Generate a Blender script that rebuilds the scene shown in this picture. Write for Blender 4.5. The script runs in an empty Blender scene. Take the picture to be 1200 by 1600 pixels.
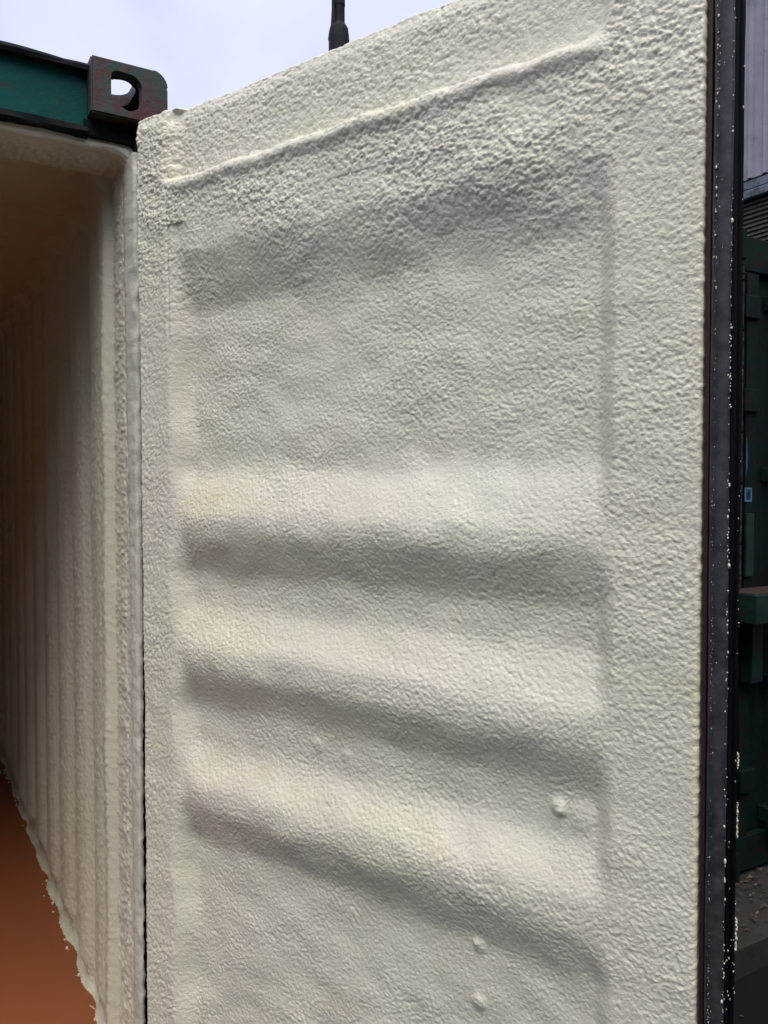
import bpy, bmesh, math, random
import numpy as np
from mathutils import Vector, Matrix

random.seed(7)
R = math.radians
scene = bpy.context.scene
C = scene.collection

# ------------------------------------------------------------------ camera
EYE = 1.67
cam_d = bpy.data.cameras.new('camera'); cam = bpy.data.objects.new('camera', cam_d); C.objects.link(cam)
cam_d.sensor_fit = 'VERTICAL'; cam_d.sensor_height = 24.0; cam_d.lens = 24.0 * 1290 / 1600
cam_d.clip_start = 0.02; cam_d.clip_end = 500
cam.location = (0, 0, EYE); cam.rotation_euler = (R(90 - 1.55), 0, 0)
scene.camera = cam

# ------------------------------------------------------------------ sky and sun
SUN_AZ = (0.08, -1.0); SUN_EL = R(64)
world = bpy.data.worlds.new('World'); scene.world = world; world.use_nodes = True
nt = world.node_tree; nt.nodes.clear()
wo = nt.nodes.new('ShaderNodeOutputWorld'); bg = nt.nodes.new('ShaderNodeBackground')
sky = nt.nodes.new('ShaderNodeTexSky'); sky.sky_type = 'NISHITA'; sky.sun_disc = False
sky.sun_elevation = SUN_EL; sky.sun_rotation = math.atan2(SUN_AZ[0], SUN_AZ[1])
tc = nt.nodes.new('ShaderNodeTexCoord'); nz = nt.nodes.new('ShaderNodeTexNoise')
nz.inputs['Scale'].default_value = 3.0; nz.inputs['Detail'].default_value = 5; nz.inputs['Roughness'].default_value = .5
nz.inputs['Distortion'].default_value = .4
rp = nt.nodes.new('ShaderNodeValToRGB')
rp.color_ramp.elements[0].position = .36; rp.color_ramp.elements[0].color = (3.75, 4.0, 5.7, 1)
rp.color_ramp.elements[1].position = .66; rp.color_ramp.elements[1].color = (5.3, 5.45, 6.6, 1)
mx = nt.nodes.new('ShaderNodeMix'); mx.data_type = 'RGBA'; mx.inputs[0].default_value = .9
nt.links.new(tc.outputs['Generated'], nz.inputs['Vector']); nt.links.new(nz.outputs['Fac'], rp.inputs['Fac'])
nt.links.new(sky.outputs['Color'], mx.inputs[6]); nt.links.new(rp.outputs['Color'], mx.inputs[7])
nt.links.new(mx.outputs[2], bg.inputs['Color']); bg.inputs['Strength'].default_value = 0.1
nt.links.new(bg.outputs[0], wo.inputs[0])
sd = bpy.data.lights.new('sun', 'SUN'); so = bpy.data.objects.new('sun', sd); C.objects.link(so)
sd.energy = 1.5; sd.angle = R(46); sd.color = (1.0, .95, .86)
sdir = Vector((SUN_AZ[0] * math.cos(SUN_EL), SUN_AZ[1] * math.cos(SUN_EL), math.sin(SUN_EL))).normalized()
so.rotation_euler = sdir.to_track_quat('Z', 'Y').to_euler()
scene.view_settings.view_transform = 'Standard'; scene.view_settings.look = 'None'
scene.view_settings.exposure = 0.88; scene.view_settings.gamma = 1.0
scene.view_settings.use_curve_mapping = False
scene.render.engine = 'CYCLES'
scene.cycles.max_bounces = 8; scene.cycles.diffuse_bounces = 5

# ------------------------------------------------------------------ helpers
def put(o, parent=None):
    C.objects.link(o)
    if parent: o.parent = parent
    return o
def empty(name, loc, rz, label=None, cat=None, group=None):
    o = bpy.data.objects.new(name, None); o.location = loc; o.rotation_euler = (0, 0, rz)
    if label: o['label'] = label
    if cat: o['category'] = cat
    if group: o['group'] = group
    return put(o)
def from_bm(name, bm, mat, parent=None, smooth=False):
    me = bpy.data.meshes.new(name); bmesh.ops.recalc_face_normals(bm, faces=bm.faces[:]); bm.to_mesh(me); bm.free()
    me.materials.append(mat)
    if smooth: me.polygons.foreach_set('use_smooth', [True] * len(me.polygons))
    return put(bpy.data.objects.new(name, me), parent)
def copy(o, parent, M=None):
    c = o.copy(); C.objects.link(c); c.parent = parent
    if M is not None: c.matrix_basis = M @ c.matrix_basis
    return c
def box(bm, x0, x1, y0, y1, z0, z1, bev=0.0, seg=2):
    t = bmesh.new(); bmesh.ops.create_cube(t, size=1)
    for v in t.verts:
        v.co = Vector(((x0 + x1) / 2 + v.co.x * (x1 - x0), (y0 + y1) / 2 + v.co.y * (y1 - y0), (z0 + z1) / 2 + v.co.z * (z1 - z0)))
    if bev: bmesh.ops.bevel(t, geom=t.edges[:], offset=bev, segments=seg, profile=.6, affect='EDGES')
    me = bpy.data.meshes.new('t'); t.to_mesh(me); t.free(); bm.from_mesh(me); bpy.data.meshes.remove(me)
def prism(bm, pts, axis, a0, a1):
    """closed polygon pts in the two other axes, extruded along axis"""
    def mk(p, a):
        return {'x': (a, p[0], p[1]), 'y': (p[0], a, p[1]), 'z': (p[0], p[1], a)}[axis]
    A = [bm.verts.new(mk(p, a0)) for p in pts]; B = [bm.verts.new(mk(p, a1)) for p in pts]
    n = len(pts)
    for i in range(n): bm.faces.new((A[i], A[(i + 1) % n], B[(i + 1) % n], B[i]))
    bm.faces.new(A[::-1]); bm.faces.new(B)
def loft(bm, rings):
    """rings: list of lists of 3D points of equal length; capped tube"""
    V = [[bm.verts.new(p) for p in r] for r in rings]
    n = len(V[0])
    for a, b in zip(V, V[1:]):
        for i in range(n): bm.faces.new((a[i], a[(i + 1) % n], b[(i + 1) % n], b[i]))
    bm.faces.new(V[0][::-1]); bm.faces.new(V[-1])
def ring(cx, cy, z, rx, ry, n=16, tilt=0):
    return [(cx + rx * math.cos(2 * math.pi * i / n), cy + ry * math.sin(2 * math.pi * i / n), z + tilt * math.cos(2 * math.pi * i / n)) for i in range(n)]
def grid_mesh(name, X, Y, Z, mat, parent, flip=False):
    """X, Y, Z arrays (rows, cols)"""
    nr, nc = X.shape
    co = np.stack([X, Y, Z], -1).reshape(-1, 3).astype(np.float32)
    i = np.arange(nr * nc, dtype=np.int32).reshape(nr, nc)
    a, b, c, d = i[:-1, :-1], i[:-1, 1:], i[1:, 1:], i[1:, :-1]
    q = np.stack([a, b, c, d] if not flip else [a, d, c, b], -1).reshape(-1)
    me = bpy.data.meshes.new(name); nf = (nr - 1) * (nc - 1)
    me.vertices.add(nr * nc); me.vertices.foreach_set('co', co.ravel())
    me.loops.add(nf * 4); me.loops.foreach_set('vertex_index', q.astype(np.int32))
    me.polygons.add(nf); me.polygons.foreach_set('loop_start', np.arange(0, nf * 4, 4, dtype=np.int32))
    me.polygons.foreach_set('use_smooth', np.ones(nf, dtype=bool))
    me.update(calc_edges=True); me.materials.append(mat)
    return put(bpy.data.objects.new(name, me), parent)

def perlin(x, y, seed=0):
    rng = np.random.RandomState(seed); ang = rng.rand(256, 256).astype(np.float32) * 2 * np.pi
    gx, gy = np.cos(ang), np.sin(ang)
    xi = np.floor(x).astype(np.int64); yi = np.floor(y).astype(np.int64)
    fx = (x - xi).astype(np.float32); fy = (y - yi).astype(np.float32)
    def g(ix, iy, dx, dy):
        a, b = ix & 255, iy & 255
        return gx[a, b] * dx + gy[a, b] * dy
    w = lambda t: t * t * t * (t * (t * 6 - 15) + 10)
    u, v = w(fx), w(fy)
    n0 = g(xi, yi, fx, fy) * (1 - u) + g(xi + 1, yi, fx - 1, fy) * u
    n1 = g(xi, yi + 1, fx, fy - 1) * (1 - u) + g(xi + 1, yi + 1, fx - 1, fy - 1) * u
    return (n0 * (1 - v) + n1 * v) * 1.5
def cells(x, y, seed=0):
    # rounded lumps: distance to the nearest of one random point per cell, softened into domes
    rng = np.random.RandomState(seed); jx = rng.rand(256, 256).astype(np.float32); jy = rng.rand(256, 256).astype(np.float32); jr = rng.rand(256, 256).astype(np.float32)
    xi = np.floor(x).astype(np.int64); yi = np.floor(y).astype(np.int64); best = np.full(x.shape, -9, np.float32)
    for dx in (-1, 0, 1):
        for dy in (-1, 0, 1):
            a, b = (xi + dx) & 255, (yi + dy) & 255
            d2 = (xi + dx + jx[a, b] - x) ** 2 + (yi + dy + jy[a, b] - y) ** 2
            best = np.maximum(best, (.55 + .45 * jr[a, b]) * (1 - 1.1 * d2))
    return np.clip(best, -.6, 1)
def sst(a, b, x):
    t = np.clip((x - a) / (b - a), 0, 1); return t * t * (3 - 2 * t)
def rot(x, y, deg):
    c, s = math.cos(R(deg)), math.sin(R(deg)); return x * c + y * s, -x * s + y * c

# ------------------------------------------------------------------ materials
def nodes(name):
    m = bpy.data.materials.new(name); m.use_nodes = True
    n = m.node_tree.nodes; l = m.node_tree.links
    return m, n, l, n['Principled BSDF']
def noise(n, l, scale, detail=4, rough=.6, vec=None, dist=0.):
    t = n.new('ShaderNodeTexNoise'); t.inputs['Scale'].default_value = scale; t.inputs['Detail'].default_value = detail
    t.inputs['Roughness'].default_value = rough; t.inputs['Distortion'].default_value = dist
    if vec is not None: l.new(vec, t.inputs['Vector'])
    return t.outputs['Fac']
def ramp(n, l, fac, stops):
    r = n.new('ShaderNodeValToRGB'); e = r.color_ramp.elements
    while len(e) < len(stops): e.new(.5)
    for q, (p, c) in zip(e, stops): q.position = p; q.color = (*c, 1) if len(c) == 3 else c
    l.new(fac, r.inputs['Fac']); return r.outputs['Color']
def mixc(n, l, fac, a, b):
    m = n.new('ShaderNodeMix'); m.data_type = 'RGBA'
    if isinstance(fac, (int, float)): m.inputs[0].default_value = fac
    else: l.new(fac, m.inputs[0])
    for s, v in ((6, a), (7, b)):
        if isinstance(v, tuple): m.inputs[s].default_value = (*v, 1)
        else: l.new(v, m.inputs[s])
    return m.outputs[2]
def bump(n, l, bsdf, h, strength, dist):
    b = n.new('ShaderNodeBump'); b.inputs['Strength'].default_value = strength; b.inputs['Distance'].default_value = dist
    l.new(h, b.inputs['Height']); l.new(b.outputs['Normal'], bsdf.inputs['Normal'])
def objco(n): return n.new('ShaderNodeTexCoord').outputs['Object']

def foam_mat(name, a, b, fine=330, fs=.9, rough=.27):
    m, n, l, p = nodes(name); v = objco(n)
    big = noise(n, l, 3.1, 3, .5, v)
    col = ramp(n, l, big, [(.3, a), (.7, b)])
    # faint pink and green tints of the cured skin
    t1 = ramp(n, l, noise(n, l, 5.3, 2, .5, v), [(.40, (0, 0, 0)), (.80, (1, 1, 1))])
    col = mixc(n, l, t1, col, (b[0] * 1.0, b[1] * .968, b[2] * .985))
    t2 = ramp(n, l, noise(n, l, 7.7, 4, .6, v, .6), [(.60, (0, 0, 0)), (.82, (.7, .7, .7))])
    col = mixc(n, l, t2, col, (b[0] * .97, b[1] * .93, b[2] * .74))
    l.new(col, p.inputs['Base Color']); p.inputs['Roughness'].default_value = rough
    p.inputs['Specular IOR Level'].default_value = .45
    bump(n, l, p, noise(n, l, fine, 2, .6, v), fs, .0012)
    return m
FOAM = foam_mat('spray foam', (.81, .782, .600), (.84, .815, .665))
FOAM_IN = foam_mat('spray foam with interior shade', (.67, .65, .48), (.71, .69, .53), 220, .8, .5)  # darker copy of the same foam: interior shade is put into its colour
FOAM_GREY = foam_mat('oversprayed steel edge', (.62, .61, .50), (.78, .76, .64), 220, 1.0, .8)

def paint(name, base, alt, rust, amount, rough=.45, scale=9., spec=.4):
    m, n, l, p = nodes(name); v = objco(n)
    c = mixc(n, l, ramp(n, l, noise(n, l, scale, 5, .65, v), [(.40, (0, 0, 0)), (.60, (1, 1, 1))]), base, alt)
    k = ramp(n, l, noise(n, l, scale * 2.3, 8, .72, v, .5), [(1 - amount - .12, (0, 0, 0)), (1 - amount, (1, 1, 1))])
    c = mixc(n, l, k, c, rust); l.new(c, p.inputs['Base Color'])
    p.inputs['Roughness'].default_value = rough; p.inputs['Specular IOR Level'].default_value = spec
    bump(n, l, p, noise(n, l, scale * 10, 6, .75, v), .5, .0035)
    return m
TEAL = paint('teal paint', (.001, .088, .078), (.002, .072, .064), (.05, .035, .025), .27, .55, 5., .15)
STEEL_DK = paint('weathered dark steel', (.0045, .010, .010), (.009, .011, .012), (.022, .011, .009), .38, .8, 14., .15)
CAST = paint('worn casting', (.060, .056, .055), (.010, .070, .052), (.085, .026, .028), .44, .6, 7.)
GREEN_DK = paint('dark green paint with shade', (.0005, .0125, .0100), (.0005, .007, .006), (.013, .006, .004), .36, .7, 7., .18)  # dark green, deepened further: the neighbour's shade is put into the colour
GREEN_MID = paint('green paint', (.002, .030, .022), (.001, .018, .015), (.015, .007, .004), .36, .5, 11.)
NAVY = paint('navy steel', (.003, .007, .010), (.006, .010, .013), (.012, .008, .008), .36, .55, 22., .2)
RUST = paint('rust', (.026, .011, .007), (.016, .008, .006), (.06, .04, .03), .38, .8, 30.)
OXIDE = paint('red oxide primer', (.026, .006, .008), (.018, .004, .006), (.006, .004, .004), .34, .6, 40.)
CLAD = paint('grey cladding', (.31, .31, .345), (.26, .26, .295), (.17, .16, .17), .30, .5, 3.)
FASCIA = paint('blue grey fascia', (.15, .19, .23), (.10, .125, .15), (.05, .05, .055), .42, .5, 6.)
SLAT = paint('weathered slat', (.075, .070, .060), (.050, .046, .042), (.22, .21, .18), .28, .8, 9.)
RUBBER, n_, l_, p_ = nodes('rubber gasket'); v_ = objco(n_)
c_ = ramp(n_, l_, noise(n_, l_, 45, 6, .7, v_), [(.35, (.016, .0175, .020)), (.66, (.058, .060, .067))])
l_.new(c_, p_.inputs['Base Color']); p_.inputs['Roughness'].default_value = .55
bump(n_, l_, p_, noise(n_, l_, 300, 4, .7, v_), .3, .001)
RUBBER_BLK = paint('black rubber lip', (.0010, .0012, .0022), (.002, .002, .0035), (.02, .02, .022), .22, .75, 60., .08)
FLOOR, n_, l_, p_ = nodes('painted plywood floor'); v_ = objco(n_)
c_ = mixc(n_, l_, noise(n_, l_, 2.2, 5, .6, v_), (.31, .094, .032), (.235, .072, .026))
k_ = ramp(n_, l_, noise(n_, l_, 55, 6, .75, v_), [(.66, (0, 0, 0)), (.74, (1, 1, 1))])
l_.new(mixc(n_, l_, k_, c_, (.14, .045, .02)), p_.inputs['Base Color']); p_.inputs['Roughness'].default_value = .55
bump(n_, l_, p_, noise(n_, l_, 90, 5, .7, v_), .2, .002)
ASPHALT, n_, l_, p_ = nodes('asphalt'); v_ = objco(n_)
c_ = ramp(n_, l_, noise(n_, l_, 160, 5, .8, v_), [(.35, (.003, .003, .003)), (.62, (.009, .009, .009)), (.80, (.06, .06, .058))])
l_.new(mixc(n_, l_, noise(n_, l_, .9, 5, .6, v_), c_, (.006, .0058, .0055)), p_.inputs['Base Color']); p_.inputs['Roughness'].default_value = .95; p_.inputs['Specular IOR Level'].default_value = .15
bump(n_, l_, p_, noise(n_, l_, 220, 4, .7, v_), .6, .006)
CONC, n_, l_, p_ = nodes('dirty concrete'); v_ = objco(n_)
c_ = ramp(n_, l_, noise(n_, l_, 12, 8, .75, v_), [(.3, (.010, .007, .006)), (.6, (.022, .017, .014)), (.8, (.05, .042, .036))])
l_.new(c_, p_.inputs['Base Color']); p_.inputs['Roughness'].default_value = .9
bump(n_, l_, p_, noise(n_, l_, 70, 6, .75, v_), .6, .006)
def plain(name, c, rough=.6):
    m, n, l, p = nodes(name); v = objco(n)
    l.new(mixc(n, l, noise(n, l, 60, 4, .7, v), c, tuple(x * .7 for x in c)), p.inputs['Base Color'])
    p.inputs['Roughness'].default_value = rough; return m
BLUE = plain('blue sticker', (.012, .080, .16)); WHITE_PT = plain('pale blue print', (.09, .24, .36)); BLACK = plain('black print', (.003, .006, .008))
LEAF = plain('dry leaf', (.05, .026, .016), .8); LEAF2 = plain('pale dry leaf', (.13, .10, .07), .8)

# ------------------------------------------------------------------ ground
bm = bmesh.new(); bmesh.ops.create_grid(bm, x_segments=2, y_segments=2, size=120)
g = from_bm('ground', bm, ASPHALT); g['kind'] = 'structure'

# plan frame of the container: x = along its front (to the right), y = into it, z up
CF = math.atan2(.506, .8625); ORG = Vector((-.479, 1.832, 0))
cont = empty('shipping_container', ORG, CF, 'open teal shipping container sprayed inside with cream foam, its right door swung out', 'shipping container')
W, LEN, TOP, FLZ = 2.438, 6.058, 2.59, .30
OFS = .006            # casting's right face

# ---- corner castings (hollow, with their holes)
def stadium(w, h, n=10, bend=.0):
    r = w / 2; pts = []
    for i in range(n + 1): a = math.pi * i / n; pts.append((r * math.cos(a), h / 2 - r + r * math.sin(a)))
    for i in range(n + 1): a = math.pi + math.pi * i / n; pts.append((r * math.cos(a), -h / 2 + r + r * math.sin(a)))
    return pts
def casting_mesh():
    w, d, h, r = .162, .178, .118, .034
    pts = [(0, 0), (w, 0)] + [(w - r + r * math.cos(a), h - r + r * math.sin(a)) for a in [math.pi / 2 * i / 8 for i in range(9)]] + [(0, h)]
    bm = bmesh.new(); prism(bm, pts, 'y', 0, d)
    bmesh.ops.bevel(bm, geom=[e for e in bm.edges if e.calc_length() > .02], offset=.0035, segments=2, affect='EDGES')
    bmesh.ops.recalc_face_normals(bm, faces=bm.faces[:])
    me = bpy.data.meshes.new('corner_casting'); bm.to_mesh(me); bm.free()
    o = put(bpy.data.objects.new('tmp', me)); cuts = []
    def cut(fn):
        b = bmesh.new(); fn(b); bmesh.ops.recalc_face_normals(b, faces=b.faces[:])
        m = bpy.data.meshes.new('c'); b.to_mesh(m); b.free(); c = put(bpy.data.objects.new('c', m)); cuts.append(c)
        mod = o.modifiers.new('b', 'BOOLEAN'); mod.operation = 'DIFFERENCE'; mod.object = c; mod.solver = 'EXACT'
    cut(lambda b: box(b, .022, w - .024, .026, d - .02, .020, h - .026))
    fh = []
    for cx_, cz_, r_, a0 in ((.006, .010, .027, 0), (-.018, .024, .014, 90), (-.020, -.020, .012, 180), (.002, -.012, .030, 270)):
        fh += [(.073 + cx_ + r_ * math.cos(R(a0 + 90 * i / 7)), .059 + cz_ + r_ * math.sin(R(a0 + 90 * i / 7))) for i in range(8)]
    cut(lambda b: prism(b, fh, 'y', -.02, .05))
    sh = [(y + .095, z + .059) for z, y in stadium(.051, .079)]
    cut(lambda b: prism(b, sh, 'x', w - .05, w + .02))
    th = [(x + .076, y + .098) for x, y in stadium(.064, .124)]
    cut(lambda b: prism(b, th, 'z', h - .05, h + .02))
    dg = bpy.context.evaluated_depsgraph_get()
    out = bpy.data.meshes.new_from_object(o.evaluated_get(dg)); out.name = 'corner_casting'
    for c in cuts + [o]: bpy.data.objects.remove(c)
    out.materials.clear(); out.materials.append(CAST); return out
CM = casting_mesh()
def castings(parent, w, top, base, ofs=0.):
    for (sx, px) in ((1, ofs - .162), (-1, -w + .162 + ofs)):
        for (sy, py) in ((1, 0), (-1, LEN)):
            for (sz, pz) in ((1, top - .118), (-1, base + .118)):
                o = put(bpy.data.objects.new('corner_casting', CM), parent)
                o.location = (px, py, pz); o.scale = (sx, sy, sz)
castings(cont, W, TOP - .008, 0.0, OFS)

# ---- front top rail: teal face between a dark upper flange and a dark lower lip
rail_x0, rail_x1 = -W + .16, -.157
bm = bmesh.new()
prism(bm, [(.040, 2.444), (.040, 2.556), (.16, 2.556), (.16, 2.444)], 'x', rail_x0, rail_x1)
head = from_bm('header', bm, TEAL, cont)
bm = bmesh.new(); N = 90
def wob(i, s): return .0016 * math.sin(i * .7 + s) + .0012 * random.uniform(-1, 1)
rings = []
for i in range(N + 1):
    x = rail_x0 + (rail_x1 - rail_x0) * i / N; a = wob(i, 0); b = wob(i, 2)
    rings.append([(x, .022 + a, 2.557), (x, .020 + b, 2.566), (x, .026 + b, 2.574 + a), (x, .17, 2.575), (x, .17, 2.557)])
loft(bm, rings); from_bm('top_flange', bm, STEEL_DK, head)
bm = bmesh.new(); rings = []
for i in range(N + 1):
    x = rail_x0 + (rail_x1 - rail_x0) * i / N; a = wob(i, 1); b = wob(i, 4)
    rings.append([(x, .030 + a, 2.443), (x, .026 + b, 2.430), (x, .032 + a, 2.4225 + b), (x, .15, 2.420), (x, .15, 2.443)])
loft(bm, rings); from_bm('bottom_flange', bm, STEEL_DK, head)
# corner posts
for s in (0, 1):
    bm = bmesh.new(); x0, x1 = (-.060, .0) if s == 0 else (-W, -W + .06)
    prism(bm, [(x0, .030), (x1, .030), (x1, .02), (x1 + (.006 if s == 0 else 0), .02), (x1 + (.006 if s == 0 else 0), .17), (x0, .17)], 'z', .118, 2.470)
    from_bm('corner_post', bm, STEEL_DK, cont)
bm = bmesh.new(); box(bm, -.165, .002, .035, .16, 2.425, 2.462, .004); from_bm('post_head', bm, STEEL_DK, cont)
# outer shell: corrugated side sheets, end sheet, roof sheet, under-frame
def trap(t, p=.278, d=.034):
    u = (t / p) % 1.0
    return d * float(np.interp(u, [0, .25, .5, .75, 1], [0, 0, 1, 1, 0]))
def sheet(name, axis, c, out, t0, t1, z0, z1, mat):
    n = int((t1 - t0) / .0695); bm = bmesh.new(); A = []
    for i in range(n + 1):
        t = t0 + (t1 - t0) * i / n; o = c - out * trap(i * .0695 + .0001)
        A.append([(o, t) if axis == 'x' else (t, o)])
    pts = [a[0] for a in A]; back = [((p[0] - out * .003, p[1]) if axis == 'x' else (p[0], p[1] - out * .003)) for p in pts]
    prism(bm, pts + back[::-1], 'z', z0, z1); return from_bm(name, bm, mat, cont)
sheet('side_wall', 'x', -.003, 1, .165, LEN - .16, .15, 2.50, TEAL)
sheet('side_wall', 'x', -W + .003, -1, .165, LEN - .16, .15, 2.50, TEAL)
sheet('end_wall', 'y', LEN - .01, 1, -W + .16, -.16, .15, 2.50, TEAL)
bm = bmesh.new(); box(bm, -W + .02, -.02, .165, LEN - .02, 2.545, 2.560); from_bm('roof_panel', bm, TEAL, cont)
for x0, x1 in ((-.06, -.001), (-W + .001, -W + .06)):
    bm = bmesh.new(); box(bm, x0, x1, .18, LEN - .18, 2.48, 2.544); from_bm('top_side_rail', bm, TEAL, cont)
    bm = bmesh.new(); box(bm, x0, x1, .18, LEN - .18, .02, .17); from_bm('bottom_side_rail', bm, TEAL, cont)
bm = bmesh.new(); box(bm, -W + .162, -.157, .03, .16, .03, .27, .004); from_bm('door_sill', bm, STEEL_DK, cont)
bm = bmesh.new(); box(bm, -W + .02, -.02, .04, LEN - .04, .17, FLZ); from_bm('floor', bm, FLOOR, cont)

# ---- foam on the inside: right wall
def foam_small(u, v, seed, l1, l2, st=1.6, ang=30):
    a, b = rot(u, v, ang); wx = .25 * l1 * perlin(a / (3 * l1), b / (3 * l1), seed + 1)
    n1 = np.abs(perlin((a + wx) / (l1 * st), (b - wx) / l1, seed)); n2 = np.abs(perlin((a - wx) / (l2 * st), (b + wx) / l2, seed + 2))
    return n1, n2
bb = np.concatenate([np.arange(.135, 1.1, .0032), np.arange(1.1, 3., .011), np.arange(3., LEN - .07, .03)])
zz = np.concatenate([np.arange(FLZ - .004, FLZ + .07, .003), np.arange(FLZ + .07, 2.43, .0052), [2.44]])
B, Zg = np.meshgrid(bb, zz)
ph = ((B - .205) / .272) % 1.0
corr = np.interp(ph, [0, .19, .28, .36, .60, .68, .82, 1.0], [.000, .026, .032, .034, .032, .028, .004, .000])
corr = np.maximum(corr, .038 * sst(.152, .190, B) * sst(.285, .215, B))
corr *= sst(.135, .165, B)
corr *= 1.2
corr += .003 * perlin(B / .09, Zg / .3, 5)
corr *= 1 - .75 * sst(FLZ + .10, FLZ + .015, Zg + .03 * perlin(B / .15, Zg * 0, 8))
n1, n2 = foam_small(B, Zg, 11, .011, .006, 1.4, 80)
disp = corr + .0042 * n1 + .0022 * n2
flare = .030 * np.exp(-np.clip(Zg - FLZ, 0, 1) / (.028 + .012 * perlin(B / .1, Zg * 0 + .3, 9))) + .012 * sst(FLZ + .03, FLZ, Zg) * .5 * perlin(B / .11, Zg * 0 + .7, 10)
Xw = -.052 - disp - np.clip(flare, 0, .08)
Xw -= .05 * sst(2.36, 2.44, Zg)
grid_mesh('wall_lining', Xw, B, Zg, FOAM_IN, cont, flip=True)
# other linings, coarser: left wall, end wall, ceiling
bb2 = np.arange(.135, LEN - .05, .03); zz2 = np.arange(FLZ - .004, 2.45, .04)
B2, Z2 = np.meshgrid(bb2, zz2)
corr2 = np.interp(((B2 - .2) / .272) % 1, [0, .1, .3, .62, .8, 1], [0, .03, .03, .026, .004, 0])
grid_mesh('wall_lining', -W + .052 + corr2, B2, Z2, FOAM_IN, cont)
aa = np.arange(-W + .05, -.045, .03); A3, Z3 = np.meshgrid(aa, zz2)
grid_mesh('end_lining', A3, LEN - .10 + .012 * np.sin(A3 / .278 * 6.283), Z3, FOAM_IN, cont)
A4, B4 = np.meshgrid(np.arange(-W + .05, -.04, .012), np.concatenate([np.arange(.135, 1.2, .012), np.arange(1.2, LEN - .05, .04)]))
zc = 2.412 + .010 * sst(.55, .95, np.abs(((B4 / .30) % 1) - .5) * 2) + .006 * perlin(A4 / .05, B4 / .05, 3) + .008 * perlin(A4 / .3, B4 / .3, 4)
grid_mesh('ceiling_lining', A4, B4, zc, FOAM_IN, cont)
# foam round the door frame: one profile swept up the right post, across the header and down the left post
prof = []      # (b, inward offset)
K = [(.046, -.030), (.044, -.010), (.050, -.001), (.070, .000), (.085, .001), (.098, .004), (.125, .007), (.165, .007), (.192, .003), (.208, -.006), (.220, -.030)]
for (p, q) in zip(K, K[1:]):
    for i in range(5): prof.append((p[0] + (q[0] - p[0]) * i / 5, p[1] + (q[1] - p[1]) * i / 5))
prof.append(K[-1]); prof = np.array(prof)
for _ in range(2):
    prof[1:-1] = (prof[:-2] + prof[1:-1] * 2 + prof[2:]) / 4
path = []; XR, XL, ZT, rr = -.067, -W + .067, 2.406, .035
for z in np.arange(FLZ - .01, ZT - rr, .004): path.append((XR, z, -1, 0))
for i in range(13):
    a = math.pi / 2 * i / 12; path.append((XR - rr + rr * math.cos(a), ZT - rr + rr * math.sin(a), -math.cos(a), -math.sin(a)))
for x in np.arange(XR - rr - .005, XL + rr, -.005): path.append((x, ZT, 0, -1))
for i in range(9):
    a = math.pi / 2 + math.pi / 2 * i / 8; path.append((XL + rr + rr * math.cos(a), ZT - rr + rr * math.sin(a), -math.cos(a), -math.sin(a)))
for z in np.arange(ZT - rr - .04, FLZ - .01, -.04): path.append((XL, z, 1, 0))
path = np.array(path); tl = np.concatenate([[0], np.cumsum(np.hypot(np.diff(path[:, 0]), np.diff(path[:, 1])))])
Tt, Pb = np.meshgrid(tl, prof[:, 0], indexing='ij'); _, Pw = np.meshgrid(tl, prof[:, 1], indexing='ij')
arc = np.linspace(0, .2, len(prof))[None, :] + 0 * Tt
f1, f2 = foam_small(arc, Tt, 31, .0085, .006, 2.0, 0)
_m = sst(.060, .100, Pb)
rug = (.0016 + .0050 * _m) * f1 + .0016 * f2 + .0025 * perlin(Tt / .06, arc / .05, 33) + .005 * np.clip(perlin(Tt / .09, arc / .02, 34), 0, 1) * (1 - _m) * sst(.03, .06, Pb)
Wd = Pw + rug
Xf = path[:, 0][:, None] + path[:, 2][:, None] * Wd; Zf = path[:, 1][:, None] + path[:, 3][:, None] * Wd
grid_mesh('frame_lining', Xf, Pb + .0015 * perlin(Tt / .02, arc / .02, 35), Zf, FOAM, cont)
# grey oversprayed strip (old door gasket land) in front of the post, chipped along its edge
tz = np.arange(FLZ - .02, 2.398, .006)
S = np.array([(.045, -.053), (.012, -.054), (.003, -.055), (.001, -.060), (.0025, -.0685), (.012, -.0700), (.03, -.0712), (.05, -.0722), (.07, -.0730), (.082, -.0732), (.087, -.066)])
Sb = np.repeat(S[None, :, 0], len(tz), 0); Sx = np.repeat(S[None, :, 1], len(tz), 0); Tz = np.repeat(tz[:, None], len(S), 1)
chip = np.clip(perlin(Tz / .07, Tz * 0 + .4, 41) - .25, 0, 1) * .012
Sx = Sx - np.where(Sx > -.0605, .0042 * sst(1.7, .7, Tz), 0)
Sx = Sx + .0016 * perlin(Tz / .03, Sb / .03, 42) + .0024 * perlin(Tz / .013, Sb / .010, 43) + np.where((Sx < -.06) & (Sb < .014), chip, 0)
Sb = np.where(Sb > .013, .012 + (Sb - .012) * (.36 + .64 * sst(1.2, 2.35, Tz)), Sb)
Sb = Sb + np.where(Sb < .03, .006 * np.clip(perlin(Tz / .05, Tz * 0 + .8, 44), 0, 1), .006 * perlin(Tz / .06, Tz * 0 + .6, 45) * sst(.06, .085, Sb))
grid_mesh('gasket_strip', Sx, Sb, Tz, FOAM_GREY, cont)
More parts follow.
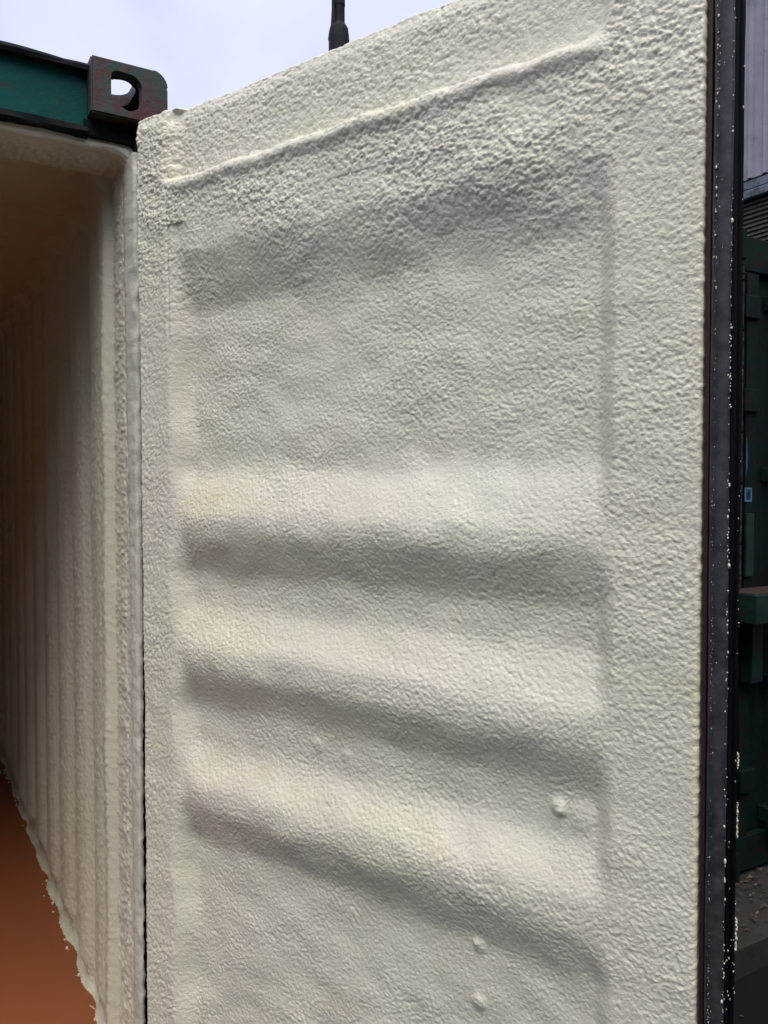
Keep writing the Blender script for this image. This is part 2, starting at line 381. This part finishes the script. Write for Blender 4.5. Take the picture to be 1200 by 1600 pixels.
# crumbs and torn threads of foam along the floor edge
bm = bmesh.new()
for i in range(45):
    b = .15 + 3.2 * random.random() ** 1.7; r = random.uniform(.002, .0055)
    c = Vector((-.090 - abs(random.gauss(0, .008)), b, FLZ + r * .5))
    if random.random() < .12:
        d = Vector((random.uniform(-1, .1), random.uniform(-.7, .7), random.uniform(0, .8))).normalized() * random.uniform(.010, .030)
        s = Vector((.0022, 0, 0)); t = Vector((0, 0, .0022)); o = Vector((-.088, b, FLZ + .004))
        loft(bm, [[o + s, o + t, o - s], [o + d * .6 + s * .9, o + d * .6 + t * .9 + Vector((0, .003, 0)), o + d * .6 - s * .9], [o + d + s * .4, o + d + t * .4, o + d - s * .4]])
    else:
        q = bmesh.ops.create_icosphere(bm, subdivisions=1, radius=r, matrix=Matrix.Translation(c))
        for v in q['verts']: v.co = c + (v.co - c) * random.uniform(.6, 1.4)
cr = from_bm('foam_crumbs', bm, FOAM_IN, cont); cr['kind'] = 'stuff'

# ------------------------------------------------------------------ the open door (door frame: x along the door, -y towards the camera)
door = bpy.data.objects.new('door', None); put(door, cont)
hx, hy = -.5193, 1.74
rel = Matrix.Rotation(-CF, 3, 'Z') @ (Vector((hx, hy, 0)) - ORG)
door.location = (rel.x, rel.y, 0); door.rotation_euler = (0, 0, math.atan2(-.593, .805) - CF)

s_ = np.arange(.0, 1.1501, .00155)
z_ = np.concatenate([np.arange(.16, .48, .012), np.arange(.48, 2.4440, .00165)])
Sg, Zd = np.meshgrid(s_, z_)
wv = .006 * perlin(Sg / .35, Zd / .2, 51) + .003 * perlin(Sg / .12, Zd / .1, 52)       # wavering of the rib lines
lowf = .0030 * perlin(Sg / .14, Zd / .14, 53) + .0018 * perlin(Sg / .06, Zd / .05, 54)
# profile of the pressed panel in z: 0 on the crests, -1 in the troughs
Zp = Zd + wv
kz = [.10, .32, .40, .55, .63, .962, 1.040, 1.086, 1.158, 1.238, 1.311, 1.360, 1.436, 1.503, 1.576, 1.620, 1.705, 1.85, 2.030, 2.135, 2.5]
kv = [0, 0, -1, -1, -.96, -1, 0, 0, -1, -1, 0, 0, -1, -1, 0, 0, -1, -1, -1, 0, 0]
# (z ascending: trough under 0.975, crest 1.055-1.095, trough 1.165-1.25 ...)
prof_t = np.linspace(0, 2.6, 5200); pv = np.interp(prof_t, kz, kv)
def gsm(a, sig):
    n = int(sig * 4); k = np.exp(-.5 * (np.arange(-n, n + 1) / sig) ** 2); k /= k.sum()
    return np.convolve(np.pad(a, n, mode='edge'), k, 'valid')
pv = gsm(pv, 26)
trough = np.interp(Zp, prof_t, pv)
# border mask: soft on the hinge side, crisp on the free side
edgeL = .128 + .010 * perlin(Zd / .12, Zd * 0 + .2, 55)
mL = sst(-.026, .034, Sg - edgeL); mR = 1 - sst(1.003, 1.038, Sg + .003 * perlin(Zd / .05, Sg * 0, 56))
panel = mL * mR * (Zd < 2.2) * (1 - .34 * sst(.86, 1.02, Sg))
h = .031 * trough * panel
# shallow hollow right beside the hinge border
h += -.004 * np.exp(-((Sg - .135) / .02) ** 2) * (Zd < 2.2)
# recessed band along the top with its crisp lip
lipz = 2.287 + .004 * perlin(Sg / .08, Sg * 0, 57) + .0022 * perlin(Sg / .02, Sg * 0 + .3, 58)
band = sst(-.006, .012, Zd - lipz) * sst(.088, .136, Sg + .006 * perlin(Zd / .03, Sg * 0, 59)) 
cr_ = np.hypot(np.clip(Sg - .985, 0, 1), np.clip(2.325 - Zd, 0, 1))
band *= 1 - sst(1.006, 1.032, Sg) ; band *= np.where((Sg > .985) & (Zd < 2.325), 1 - sst(.020, .046, cr_), 1)
h += -.021 * band
lip = np.exp(-((Zd - (lipz - .014)) / .014) ** 2) * sst(.10, .14, Sg) * (1 - sst(1.0, 1.04, Sg))
h += .0095 * lip
# roll of the foam at the top and at the lump by the hinge-side corner
h += -.022 * sst(2.430, 2.4445, Zd) ** 2 - .005 * sst(2.405, 2.435, Zd)
h += .014 * np.exp(-((Sg - .122) / .010) ** 2 - ((Zd - 2.438) / .008) ** 2)
h += -.022 * sst(.016, .0, Sg) ** 2 - .005 * sst(1.143, 1.150, Sg) ** 2
for (ks, kz_, r, a) in [(.946, 1.206, .012, .0065), (.811, .952, .011, .0045), (.475, 1.209, .011, .0025), (.542, 1.204, .010, .0025), (.811, .862, .012, .005), (.985, 1.20, .020, .003), (.951, 1.200, .006, .003), (.806, .956, .006, .002)]:
    h += a * np.exp(-(((Sg - ks) ** 2 + (Zd - kz_) ** 2) / r ** 2) ** 1.5)
# vertical seam in the border
h += -.0022 * np.exp(-((Sg - .104 - .004 * perlin(Zd / .1, Zd * 0, 60)) / .0035) ** 2) * sst(1.95, 2.0, Zd) * (1 - sst(2.24, 2.27, Zd))
h += lowf * (.5 + .5 * panel)
# skin texture: popcorn above, orange peel below, vertical wrinkles on the hinge border
up = sst(1.90, 2.28, Zd + .10 * perlin(Sg / .2, Zd / .15, 61))
wl = (1 - sst(.085, .150, Sg)) * (1 - .6 * sst(2.15, 2.3, Zd))
wx = .0016 * perlin(Sg / .02, Zd / .02, 62); wz = .0016 * perlin(Sg / .02, Zd / .02, 63)
w2 = perlin(Sg / .05, Zd / .05, 66) * .006
big1 = cells((Sg + wx) / .0112, (Zd + wz) / .0102, 64); big2 = cells((Sg - wz) / .0064, (Zd + wx) / .0058, 65); big3 = cells((Sg + wz) / .0040, (Zd - wx) / .0038, 67)
def peel(l, ang, st, sd):
    u_, v_ = rot(Sg + wx * .5 + w2, Zd + wz * .5 - w2, ang)
    return .95 * cells(u_ / (l * st), v_ / l, sd) + .15 * perlin(u_ / (l * st * 1.1), v_ / (l * 1.1), sd + 1)
a1 = peel(.0062, -32, 1.25, 71); a2 = peel(.0038, -12, 1.2, 73); a3 = peel(.0062, 34, 1.15, 75)
c1 = peel(.0068, 64, 1.45, 81); c2 = peel(.0050, 50, 1.5, 83)
amp = 1.05 + .45 * perlin(Sg / .20, Zd / .16, 90) + .25 * perlin(Sg / .05, Zd / .05, 89)
dirw = sst(-.35, .35, perlin(Sg / .3, Zd / .22, 88))
pa = (1 - dirw) * a1 + dirw * (.5 * a1 + .6 * a3)
tex = up * (.0031 * big1 + .0025 * big2 + .0013 * big3)
tex += (1 - up) * (1 - wl) * (.0017 * pa + .0013 * a2) + wl * (1 - .5 * up) * (.0019 * c1 + .0013 * c2)
tex += .0005 * big3
tex *= (1 - .55 * lip) * (1 - .30 * band)
h += tex * amp - .001
Sx_ = Sg.copy(); Sx_[:, 0] += .004
Sx_ += (.009 * sst(2.4, 1.0, Zd) * (1 - sst(0, .05, Sg)))
Sx_ += .0014 * perlin(Zd / .012, Sg * 0 + .1, 92) * (sst(1.13, 1.15, Sg) + 1 - sst(0, .02, Sg))
Zo = Zd + sst(2.42, 2.444, Zd) * (.004 * perlin(Sg / .06, Sg * 0 + .9, 93) + .0018 * perlin(Sg / .015, Sg * 0 + .4, 94) - .002)
Yd = -h
# fold the outline back to the steel so the foam has its thickness
def padrow(A, v0, v1): return np.concatenate([A[:1] if v0 is None else v0, A, A[-1:] if v1 is None else v1], 0)
yb = np.full((1, Sg.shape[1]), .055)
Xo = padrow(Sx_, None, None); Yo = padrow(Yd, yb, yb); Zo2 = padrow(Zo, None, None)
yc = np.full((Xo.shape[0], 1), .055)
Xo = np.concatenate([Xo[:, :1], Xo, Xo[:, -1:]], 1); Zo2 = np.concatenate([Zo2[:, :1], Zo2, Zo2[:, -1:]], 1); Yo = np.concatenate([yc, Yo, yc], 1)
grid_mesh('foam_lining', Xo, Yo, Zo2, FOAM, door)

# steel leaf behind the foam
bm = bmesh.new(); box(bm, .028, 1.156, .056, .100, .14, 2.4355, .003); box(bm, 1.1300, 1.1562, .030, .0555, .14, 2.4355, .001); from_bm('door_frame', bm, STEEL_DK, door)
bm = bmesh.new(); n = 60; rings = []
for i in range(n + 1):
    x = .05 + 1.09 * i / n; t = -.0035 + .003 * math.sin(i * .9) + random.uniform(-.002, .003)
    rings.append([(x, .056, 2.434), (x, .057, 2.4415 + t), (x, .070, 2.4415 + t), (x, .070, 2.434)])
loft(bm, rings); from_bm('top_edge', bm, STEEL_DK, door)
bm = bmesh.new(); box(bm, 1.1515, 1.1570, .004, .0295, .15, 2.440, .001); from_bm('edge_strip', bm, OXIDE, door)
# door gasket: flat bead, then a black lip folding back round the edge of the leaf
zg = np.arange(.13, 2.452, .012)
def extr(name, P, mat, par, wv=.0008, seed=1):
    P = np.array(P); X = np.repeat(P[None, :, 0], len(zg), 0); Y = np.repeat(P[None, :, 1], len(zg), 0); Z = np.repeat(zg[:, None], len(P), 1)
    X = X + wv * perlin(Z / .05, Z * 0 + seed, seed) + .0012 * perlin(Z / .4, Z * 0 + seed, seed + 1)
    return grid_mesh(name, X, Y, Z, mat, par)
gk = extr('gasket', [(1.1572, .030), (1.1572, .010), (1.1582, .006), (1.1610, .005), (1.1614, .007), (1.1640, .007), (1.1660, .004), (1.1790, .0035), (1.1812, .005), (1.1822, .008)], RUBBER, door)
extr('gasket_lip', [(1.1818, .0075), (1.1834, .011), (1.1836, .026), (1.1806, .031), (1.1806, .035), (1.1841, .040), (1.1845, .054), (1.1800, .060), (1.150, .062)], RUBBER_BLK, gk, .0006, 3)
# white flecks of overspray on the gasket edges
bm = bmesh.new()
for i in range(1600):
    z = random.uniform(.3, 2.43); k = random.random()
    dens = .5 + .5 * math.sin(z * 9 + 2 * math.sin(z * 23))
    if random.random() > .25 + .75 * dens: continue
    if k < .46: c = Vector((1.1812 + random.gauss(0, .0008), .0055 + random.uniform(-.001, .003), z)); r = random.uniform(.0004, .0013) * (1.5 if random.random() < .12 else 1)
    elif k < .80: c = Vector((1.1636 + random.gauss(0, .0016) * (1.5 if z > 1.85 else .6), .0058, z)); r = random.uniform(.0003, .0010) * (1.4 if z > 1.9 else .75)
    elif k < .85: c = Vector((1.1845 + random.gauss(0, .0003), random.uniform(.042, .056), z)); r = random.uniform(.0005, .0014)
    elif k < .93: c = Vector((random.uniform(1.166, 1.180), .0040, z)); r = random.uniform(.0003, .0007)
    else:
        c = Vector((1.1832, random.uniform(.010, .054), random.uniform(.3, 1.3))); r = random.uniform(.0004, .0012)
    q = bmesh.ops.create_icosphere(bm, subdivisions=1, radius=r, matrix=Matrix.Translation(c) @ Matrix.Diagonal((.9, .7, random.uniform(.8, 2.4), 1)))
    for v in q['verts']: v.co = c + (v.co - c) * random.uniform(.7, 1.3)
for z, l in ((1.32, .022), (1.255, .05), (1.10, .045), (.92, .03), (.80, .05)):      # longer drips on the outer edge of the lip
    for j in range(int(l / .003)):
        c = Vector((1.1846 + random.uniform(-.0004, .0006), .056 + random.uniform(-.001, .002), z - j * .003)); r = random.uniform(.0010, .0022)
        bmesh.ops.create_icosphere(bm, subdivisions=1, radius=r, matrix=Matrix.Translation(c) @ Matrix.Diagonal((1, 1, 1.7, 1)))
fk = from_bm('overspray_flecks', bm, FOAM_GREY, gk, True); fk['kind'] = 'stuff'
# outer face: pressed sheet, locking bars with forged cam ends
bm = bmesh.new(); pts = []
for z in np.linspace(.2, 2.38, 80): pts.append((.097 - .0 * z + .028 * (1 + float(np.interp(z, prof_t, pv))), z))
prism(bm, pts + [(p[0] + .003, p[1]) for p in pts[::-1]], 'x', .04, 1.14); from_bm('outer_panel', bm, TEAL, door)
bar = bpy.data.objects.new('locking_bar', None)
def lock_bar(x):
    bm = bmesh.new(); y = .150
    loft(bm, [ring(x, y, z, .017, .017) for z in (.2, 2.40)])
    # forged end: wide collar, narrow waist, upright cam tongue
    rs = [(2.395, .017, .017, 0), (2.44, .017, .017, 0), (2.475, .0215, .020, 0), (2.512, .0205, .019, -.001), (2.526, .0185, .017, -.001), (2.536, .0125, .013, .001), (2.542, .0108, .012, .002), (2.568, .0104, .012, .002),
          (2.5685, .0114, .013, .002), (2.588, .0110, .0125, .002), (2.598, .0100, .011, .003), (2.606, .0086, .010, .005), (2.622, .0080, .010, .006), (2.634, .0076, .009, .005), (2.650, .0085, .010, .003), (2.662, .005, .006, .003)]
    loft(bm, [ring(x + o * 1.3, y, z + (.027 if z > 2.45 else 0), a * (.74 if z > 2.53 else 1), b * (.8 if z > 2.53 else 1), 14) for z, a, b, o in rs])
    loft(bm, [ring(x - .0075, y - .007, z + .027, a, a * .9, 10) for z, a in ((2.505, .0120), (2.520, .0100), (2.534, .0062), (2.566, .0044), (2.590, .0044), (2.598, .0036), (2.605, .002))])
    return from_bm('locking_bar', bm, NAVY, door, False)
lb = lock_bar(.428)
bm = bmesh.new()
for z in (.5, 1.15, 1.8, 2.33):
    bm = bmesh.new(); box(bm, .402, .462, .126, .178, z, z + .05, .004); from_bm('bar_bracket', bm, STEEL_DK, lb)
for z in (.45, 1.0, 1.55, 2.1):
    bm = bmesh.new(); box(bm, .0, .12, .080, .128, z, z + .10, .005); loft(bm, [ring(-.004, .112, q, .014, .014) for q in (z - .01, z + .11)]); from_bm('hinge', bm, STEEL_DK, door)

# ------------------------------------------------------------------ concrete pad, leaf litter, neighbour container
pad = None
bm = bmesh.new(); n = 60
top_e = []
for i in range(n + 1):
    x = .35 + 6.0 * i / n; top_e.append((x, -.045 + random.uniform(-.006, .006)))
prism(bm, top_e + [(6.35, 9), (.35, 9)], 'z', -.02, .10)
pad = from_bm('pavement', bm, CONC); pad.location = ORG; pad.rotation_euler = (0, 0, CF); pad['kind'] = 'structure'
bm = bmesh.new(); bm.faces.ensure_lookup_table()
def leaf(bm, c, L, wd, mi):
    a = random.uniform(0, 6.283); d = Vector((math.cos(a), math.sin(a), random.uniform(-.15, .3))); s = d.cross(Vector((0, 0, 1))).normalized()
    up = Vector((0, 0, random.uniform(.1, .45) * wd))
    P0, P1, P2, P3 = c - d * L / 2, c + s * wd / 2 + up, c + d * L / 2, c - s * wd / 2 + up
    v = [bm.verts.new(p) for p in (P0, P1, P2, P3)]; f1 = bm.faces.new((v[0], v[1], v[2])); f2 = bm.faces.new((v[0], v[2], v[3])); f1.material_index = f2.material_index = mi
for i in range(900):
    x = random.uniform(.7, 3.6); t = random.random(); y = .02 + .30 * t ** .7 + random.gauss(0, .03)
    leaf(bm, Vector((x, max(-.03, y), .108 + random.uniform(0, .012))), random.uniform(.012, .034), random.uniform(.006, .016), 0 if random.random() < .72 else 1)
for i in range(160):
    leaf(bm, Vector((random.uniform(.5, 3.6), random.uniform(-1.2, -.06), .006)), random.uniform(.008, .025), random.uniform(.005, .012), 0 if random.random() < .5 else 1)
lit = from_bm('leaf_litter', bm, LEAF); lit.data.materials.append(LEAF2); lit.location = ORG; lit.rotation_euler = (0, 0, CF); lit['kind'] = 'stuff'
lit['label'] = 'dry leaf litter scattered along the dark concrete pad'; lit['category'] = 'leaves'

NB = .267
nloc = ORG + Matrix.Rotation(CF, 3, 'Z') @ Vector((2.20, NB, .10))
nb = empty('shipping_container', nloc, CF, 'dark green rust streaked container on concrete pad beyond the open door', 'shipping container')
castings(nb, -2.438 + .162 * 2 + 2.438, 0, 0) if False else None
for (sx, px) in ((-1, .162), (1, 2.438 - .162)):
    for (sy, py) in ((1, 0), (-1, LEN)):
        for (sz, pz) in ((1, TOP - .118), (-1, .118)):
            o = put(bpy.data.objects.new('corner_casting', CM), nb); o.location = (px, py, pz); o.scale = (sx, sy, sz)
            o.material_slots[0].link = 'OBJECT'; o.material_slots[0].material = GREEN_DK
bm = bmesh.new(); box(bm, .162, 2.276, .03, .16, 2.44, 2.575, .004); from_bm('header', bm, GREEN_DK, nb)
bm = bmesh.new(); box(bm, .162, 2.276, .03, .16, .02, .16, .004); from_bm('door_sill', bm, GREEN_DK, nb)
for x0, x1 in ((.001, .135), (2.303, 2.437)):
    bm = bmesh.new(); prism(bm, [(x0, .012), (x1, .012), (x1, .10), (x1 - .05, .10), (x1 - .05, .16), (x0, .16)], 'z', .118, 2.472); from_bm('corner_post', bm, GREEN_DK, nb)
for x0, x1 in ((.142, 1.215), (1.223, 2.296)):
    # each door: a leaf with stiles, pressed panel and two locking bars
    bm = bmesh.new()
    xs = [x0, x0 + .022, x0 + .024, x0 + .11]
    prism(bm, [(x0, .040), (x0 + .04, .040), (x0 + .04, .050), (x0 + .045, .032), (x0 + .105, .032), (x0 + .112, .060), (x1 - .112, .060), (x1 - .105, .032), (x1 - .01, .032), (x1, .040), (x1, .090), (x0, .090)], 'z', .165, 2.435)
    dr = from_bm('door', bm, GREEN_DK, nb)
    for bx in (x0 + .235, x1 - .30):
        bm = bmesh.new(); loft(bm, [ring(bx, .010, z, .017, .017) for z in (.10, 2.50)])
        for z in (.2, .75, 1.6, 2.3): box(bm, bx - .03, bx + .03, -.010, .059, z, z + .06, .004)
        from_bm('locking_bar', bm, GREEN_MID, dr)
    for z in (.35, .80, 1.88, 2.25):
        bm = bmesh.new(); box(bm, x0 + .03 if x0 < 1 else x1 - .12, x0 + .12 if x0 < 1 else x1 - .03, .010, .033, z, z + .09, .004); from_bm('hinge', bm, GREEN_DK, dr)
# rusted edge of the door seal, broken into short lengths
for (za, zb) in ((2.395, 2.44), (2.20, 2.385), (2.0, 2.19), (1.80, 1.995), (1.60, 1.79), (1.36, 1.59), (1.14, 1.35)):
    bm = bmesh.new(); rings = []; k = 10
    for i in range(k + 1):
        z = za + (zb - za) * i / k; w = random.uniform(-.003, .003)
        rings.append([(.1365, .02, z), (.1365, .006 + w, z), (.146, .002 + w, z), (.155 + w, .008, z), (.155, .02, z)])
    loft(bm, rings); from_bm('seal_strip', bm, RUST, nb)
# pale green stile plate, lock box with rusted top, stickers
bm = bmesh.new(); prism(bm, [(.196, .024), (.268, .024), (.268, .0315), (.196, .0315)], 'z', 1.15, 2.43); pl = from_bm('stile_plate', bm, GREEN_DK, nb)
bm = bmesh.new(); box(bm, .190, .240, .012, .0235, 1.222, 1.475, .003); from_bm('keeper_plate', bm, GREEN_MID, nb)
bm = bmesh.new(); box(bm, .060, .62, -.130, .031, 1.060, 1.172, .004); lbx = from_bm('lock_box', bm, GREEN_MID, nb)
bm = bmesh.new(); box(bm, .064, .616, -.126, .030, 1.1722, 1.1752, .001); from_bm('rusted_top', bm, RUST, lbx)
bm = bmesh.new(); box(bm, .19, .26, -.02, .031, .80, 1.058, .004); from_bm('support_plate', bm, GREEN_MID, lbx)
bm = bmesh.new(); box(bm, .192, .236, .0222, .0236, 1.522, 1.578); st = from_bm('sticker', bm, BLUE, nb)
bm = bmesh.new(); 
for (a, b, c, d) in ((.192, .236, 1.572, 1.578), (.192, .236, 1.522, 1.528), (.192, .198, 1.529, 1.571), (.230, .236, 1.529, 1.571)): box(bm, a, b, .0212, .0220, c, d)
from_bm('sticker_border', bm, WHITE_PT, st)
bm = bmesh.new(); prism(bm, [(.207, 1.533), (.214, 1.531), (.222, 1.543), (.223, 1.556), (.218, 1.568), (.215, 1.562), (.208, 1.556), (.206, 1.545)], 'y', .0208, .0219); from_bm('sticker_mark', bm, BLACK, st)
bm = bmesh.new(); prism(bm, [(.198, 1.62), (.201, 1.635), (.209, 1.66), (.211, 1.70), (.207, 1.745), (.202, 1.78), (.198, 1.77)], 'y', .0222, .0236); from_bm('sticker', bm, BLUE, nb)
# shell of the neighbour
bm = bmesh.new(); box(bm, .01, 2.428, .165, LEN - .02, .15, 2.54); from_bm('body', bm, GREEN_DK, nb)

# ------------------------------------------------------------------ warehouse over the yard
wang = math.atan2(.8625, -.506)
o0 = Vector((.4279 * 9.0, 9.0, 0))         # a point of the facade seen just right of the door
wh = empty('warehouse', o0, wang, 'grey ribbed metal clad warehouse with slatted siding below its gutter behind the dark green container', 'building')
# local x runs along the facade away from the camera, -y is into the building
ZB = 4.985; PW = .90
def clad_mesh():
    bm = bmesh.new(); pts = []
    x = 0.0
    for k in range(5):
        for (a, d) in ((0, .012), (.012, .045), (.040, .045), (.052, .012), (.060, .000), (.066, .012)): pts.append((k * .178 + a, d))
    pts.append((.887, .012))
    prism(bm, pts + [(p[0], p[1] - .004) for p in pts[::-1]], 'z', 0, 4.2)
    bmesh.ops.recalc_face_normals(bm, faces=bm.faces[:])
    me = bpy.data.meshes.new('cladding_panel'); bm.to_mesh(me); bm.free(); me.materials.append(CLAD); return me
cm = clad_mesh()
for i in range(-5, 22):
    o = put(bpy.data.objects.new('cladding_panel', cm), wh); o.location = (i * PW - .33, 0, ZB + random.uniform(-.006, .006))
bm = bmesh.new(); box(bm, -4.9, 19.5, -.20, -.02, ZB - .125, ZB - .006); box(bm, -4.9, 19.5, -.02, .035, ZB - .118, ZB - .03, .006); fs = from_bm('fascia', bm, FASCIA, wh)
bm = bmesh.new(); box(bm, -4.9, 19.5, -.03, .050, ZB - .215, ZB - .128, .012); from_bm('gutter', bm, FASCIA, fs)
rings = []; bm = bmesh.new()
for k in range(25):
    x = -4.9 + 24.4 * k / 24; w = random.uniform(-.003, .003); rings.append([(x, w, 0), (x, .026 + w, -.040), (x, .020 + w, -.044), (x, -.010, -.044), (x, -.010, 0)])
loft(bm, rings); bmesh.ops.recalc_face_normals(bm, faces=bm.faces[:]); sm = bpy.data.meshes.new('siding_slat'); bm.to_mesh(sm); bm.free(); sm.materials.append(SLAT)
for i in range(26):
    o = put(bpy.data.objects.new('siding_slat', sm), wh); o.location = (random.uniform(-.3, .3), -.06 + random.uniform(-.004, .004), ZB - .218 - i * .047)
bm = bmesh.new(); box(bm, -4.9, 19.5, -2.4, -.075, ZB - 1.5, ZB - .13); from_bm('backing', bm, STEEL_DK, wh)
bm = bmesh.new(); box(bm, -4.9, 19.5, -2.6, -2.3, 0, ZB - .2); from_bm('lower_wall', bm, GREEN_DK, wh)
bm = bmesh.new(); box(bm, -4.9, 19.5, -9, -.01, ZB + .0, ZB + 4.15); from_bm('upper_storey', bm, CLAD, wh)
bm = bmesh.new(); box(bm, -5.0, 19.6, -9.1, .10, ZB + 4.21, ZB + 4.35); from_bm('roof', bm, FASCIA, wh)

# unseen building, added opposite the container to keep low sky out of the opening
yw = empty('unseen_sky_blocker', ORG + Matrix.Rotation(CF, 3, 'Z') @ Vector((0, -6.0, 0)), CF)
bm = bmesh.new(); pts = []
for i in range(220):
    x = -13 + i * .11
    pts.append((x, 0 if i % 4 < 2 else -.035))
prism(bm, pts + [(pts[-1][0], -8), (pts[0][0], -8)], 'z', 0, 5.3); from_bm('wall', bm, GREEN_DK, yw)
bm = bmesh.new(); box(bm, -13.2, 11.4, -8.2, .12, 5.31, 5.46); from_bm('roof', bm, FASCIA, yw)
yw['kind'] = 'structure'
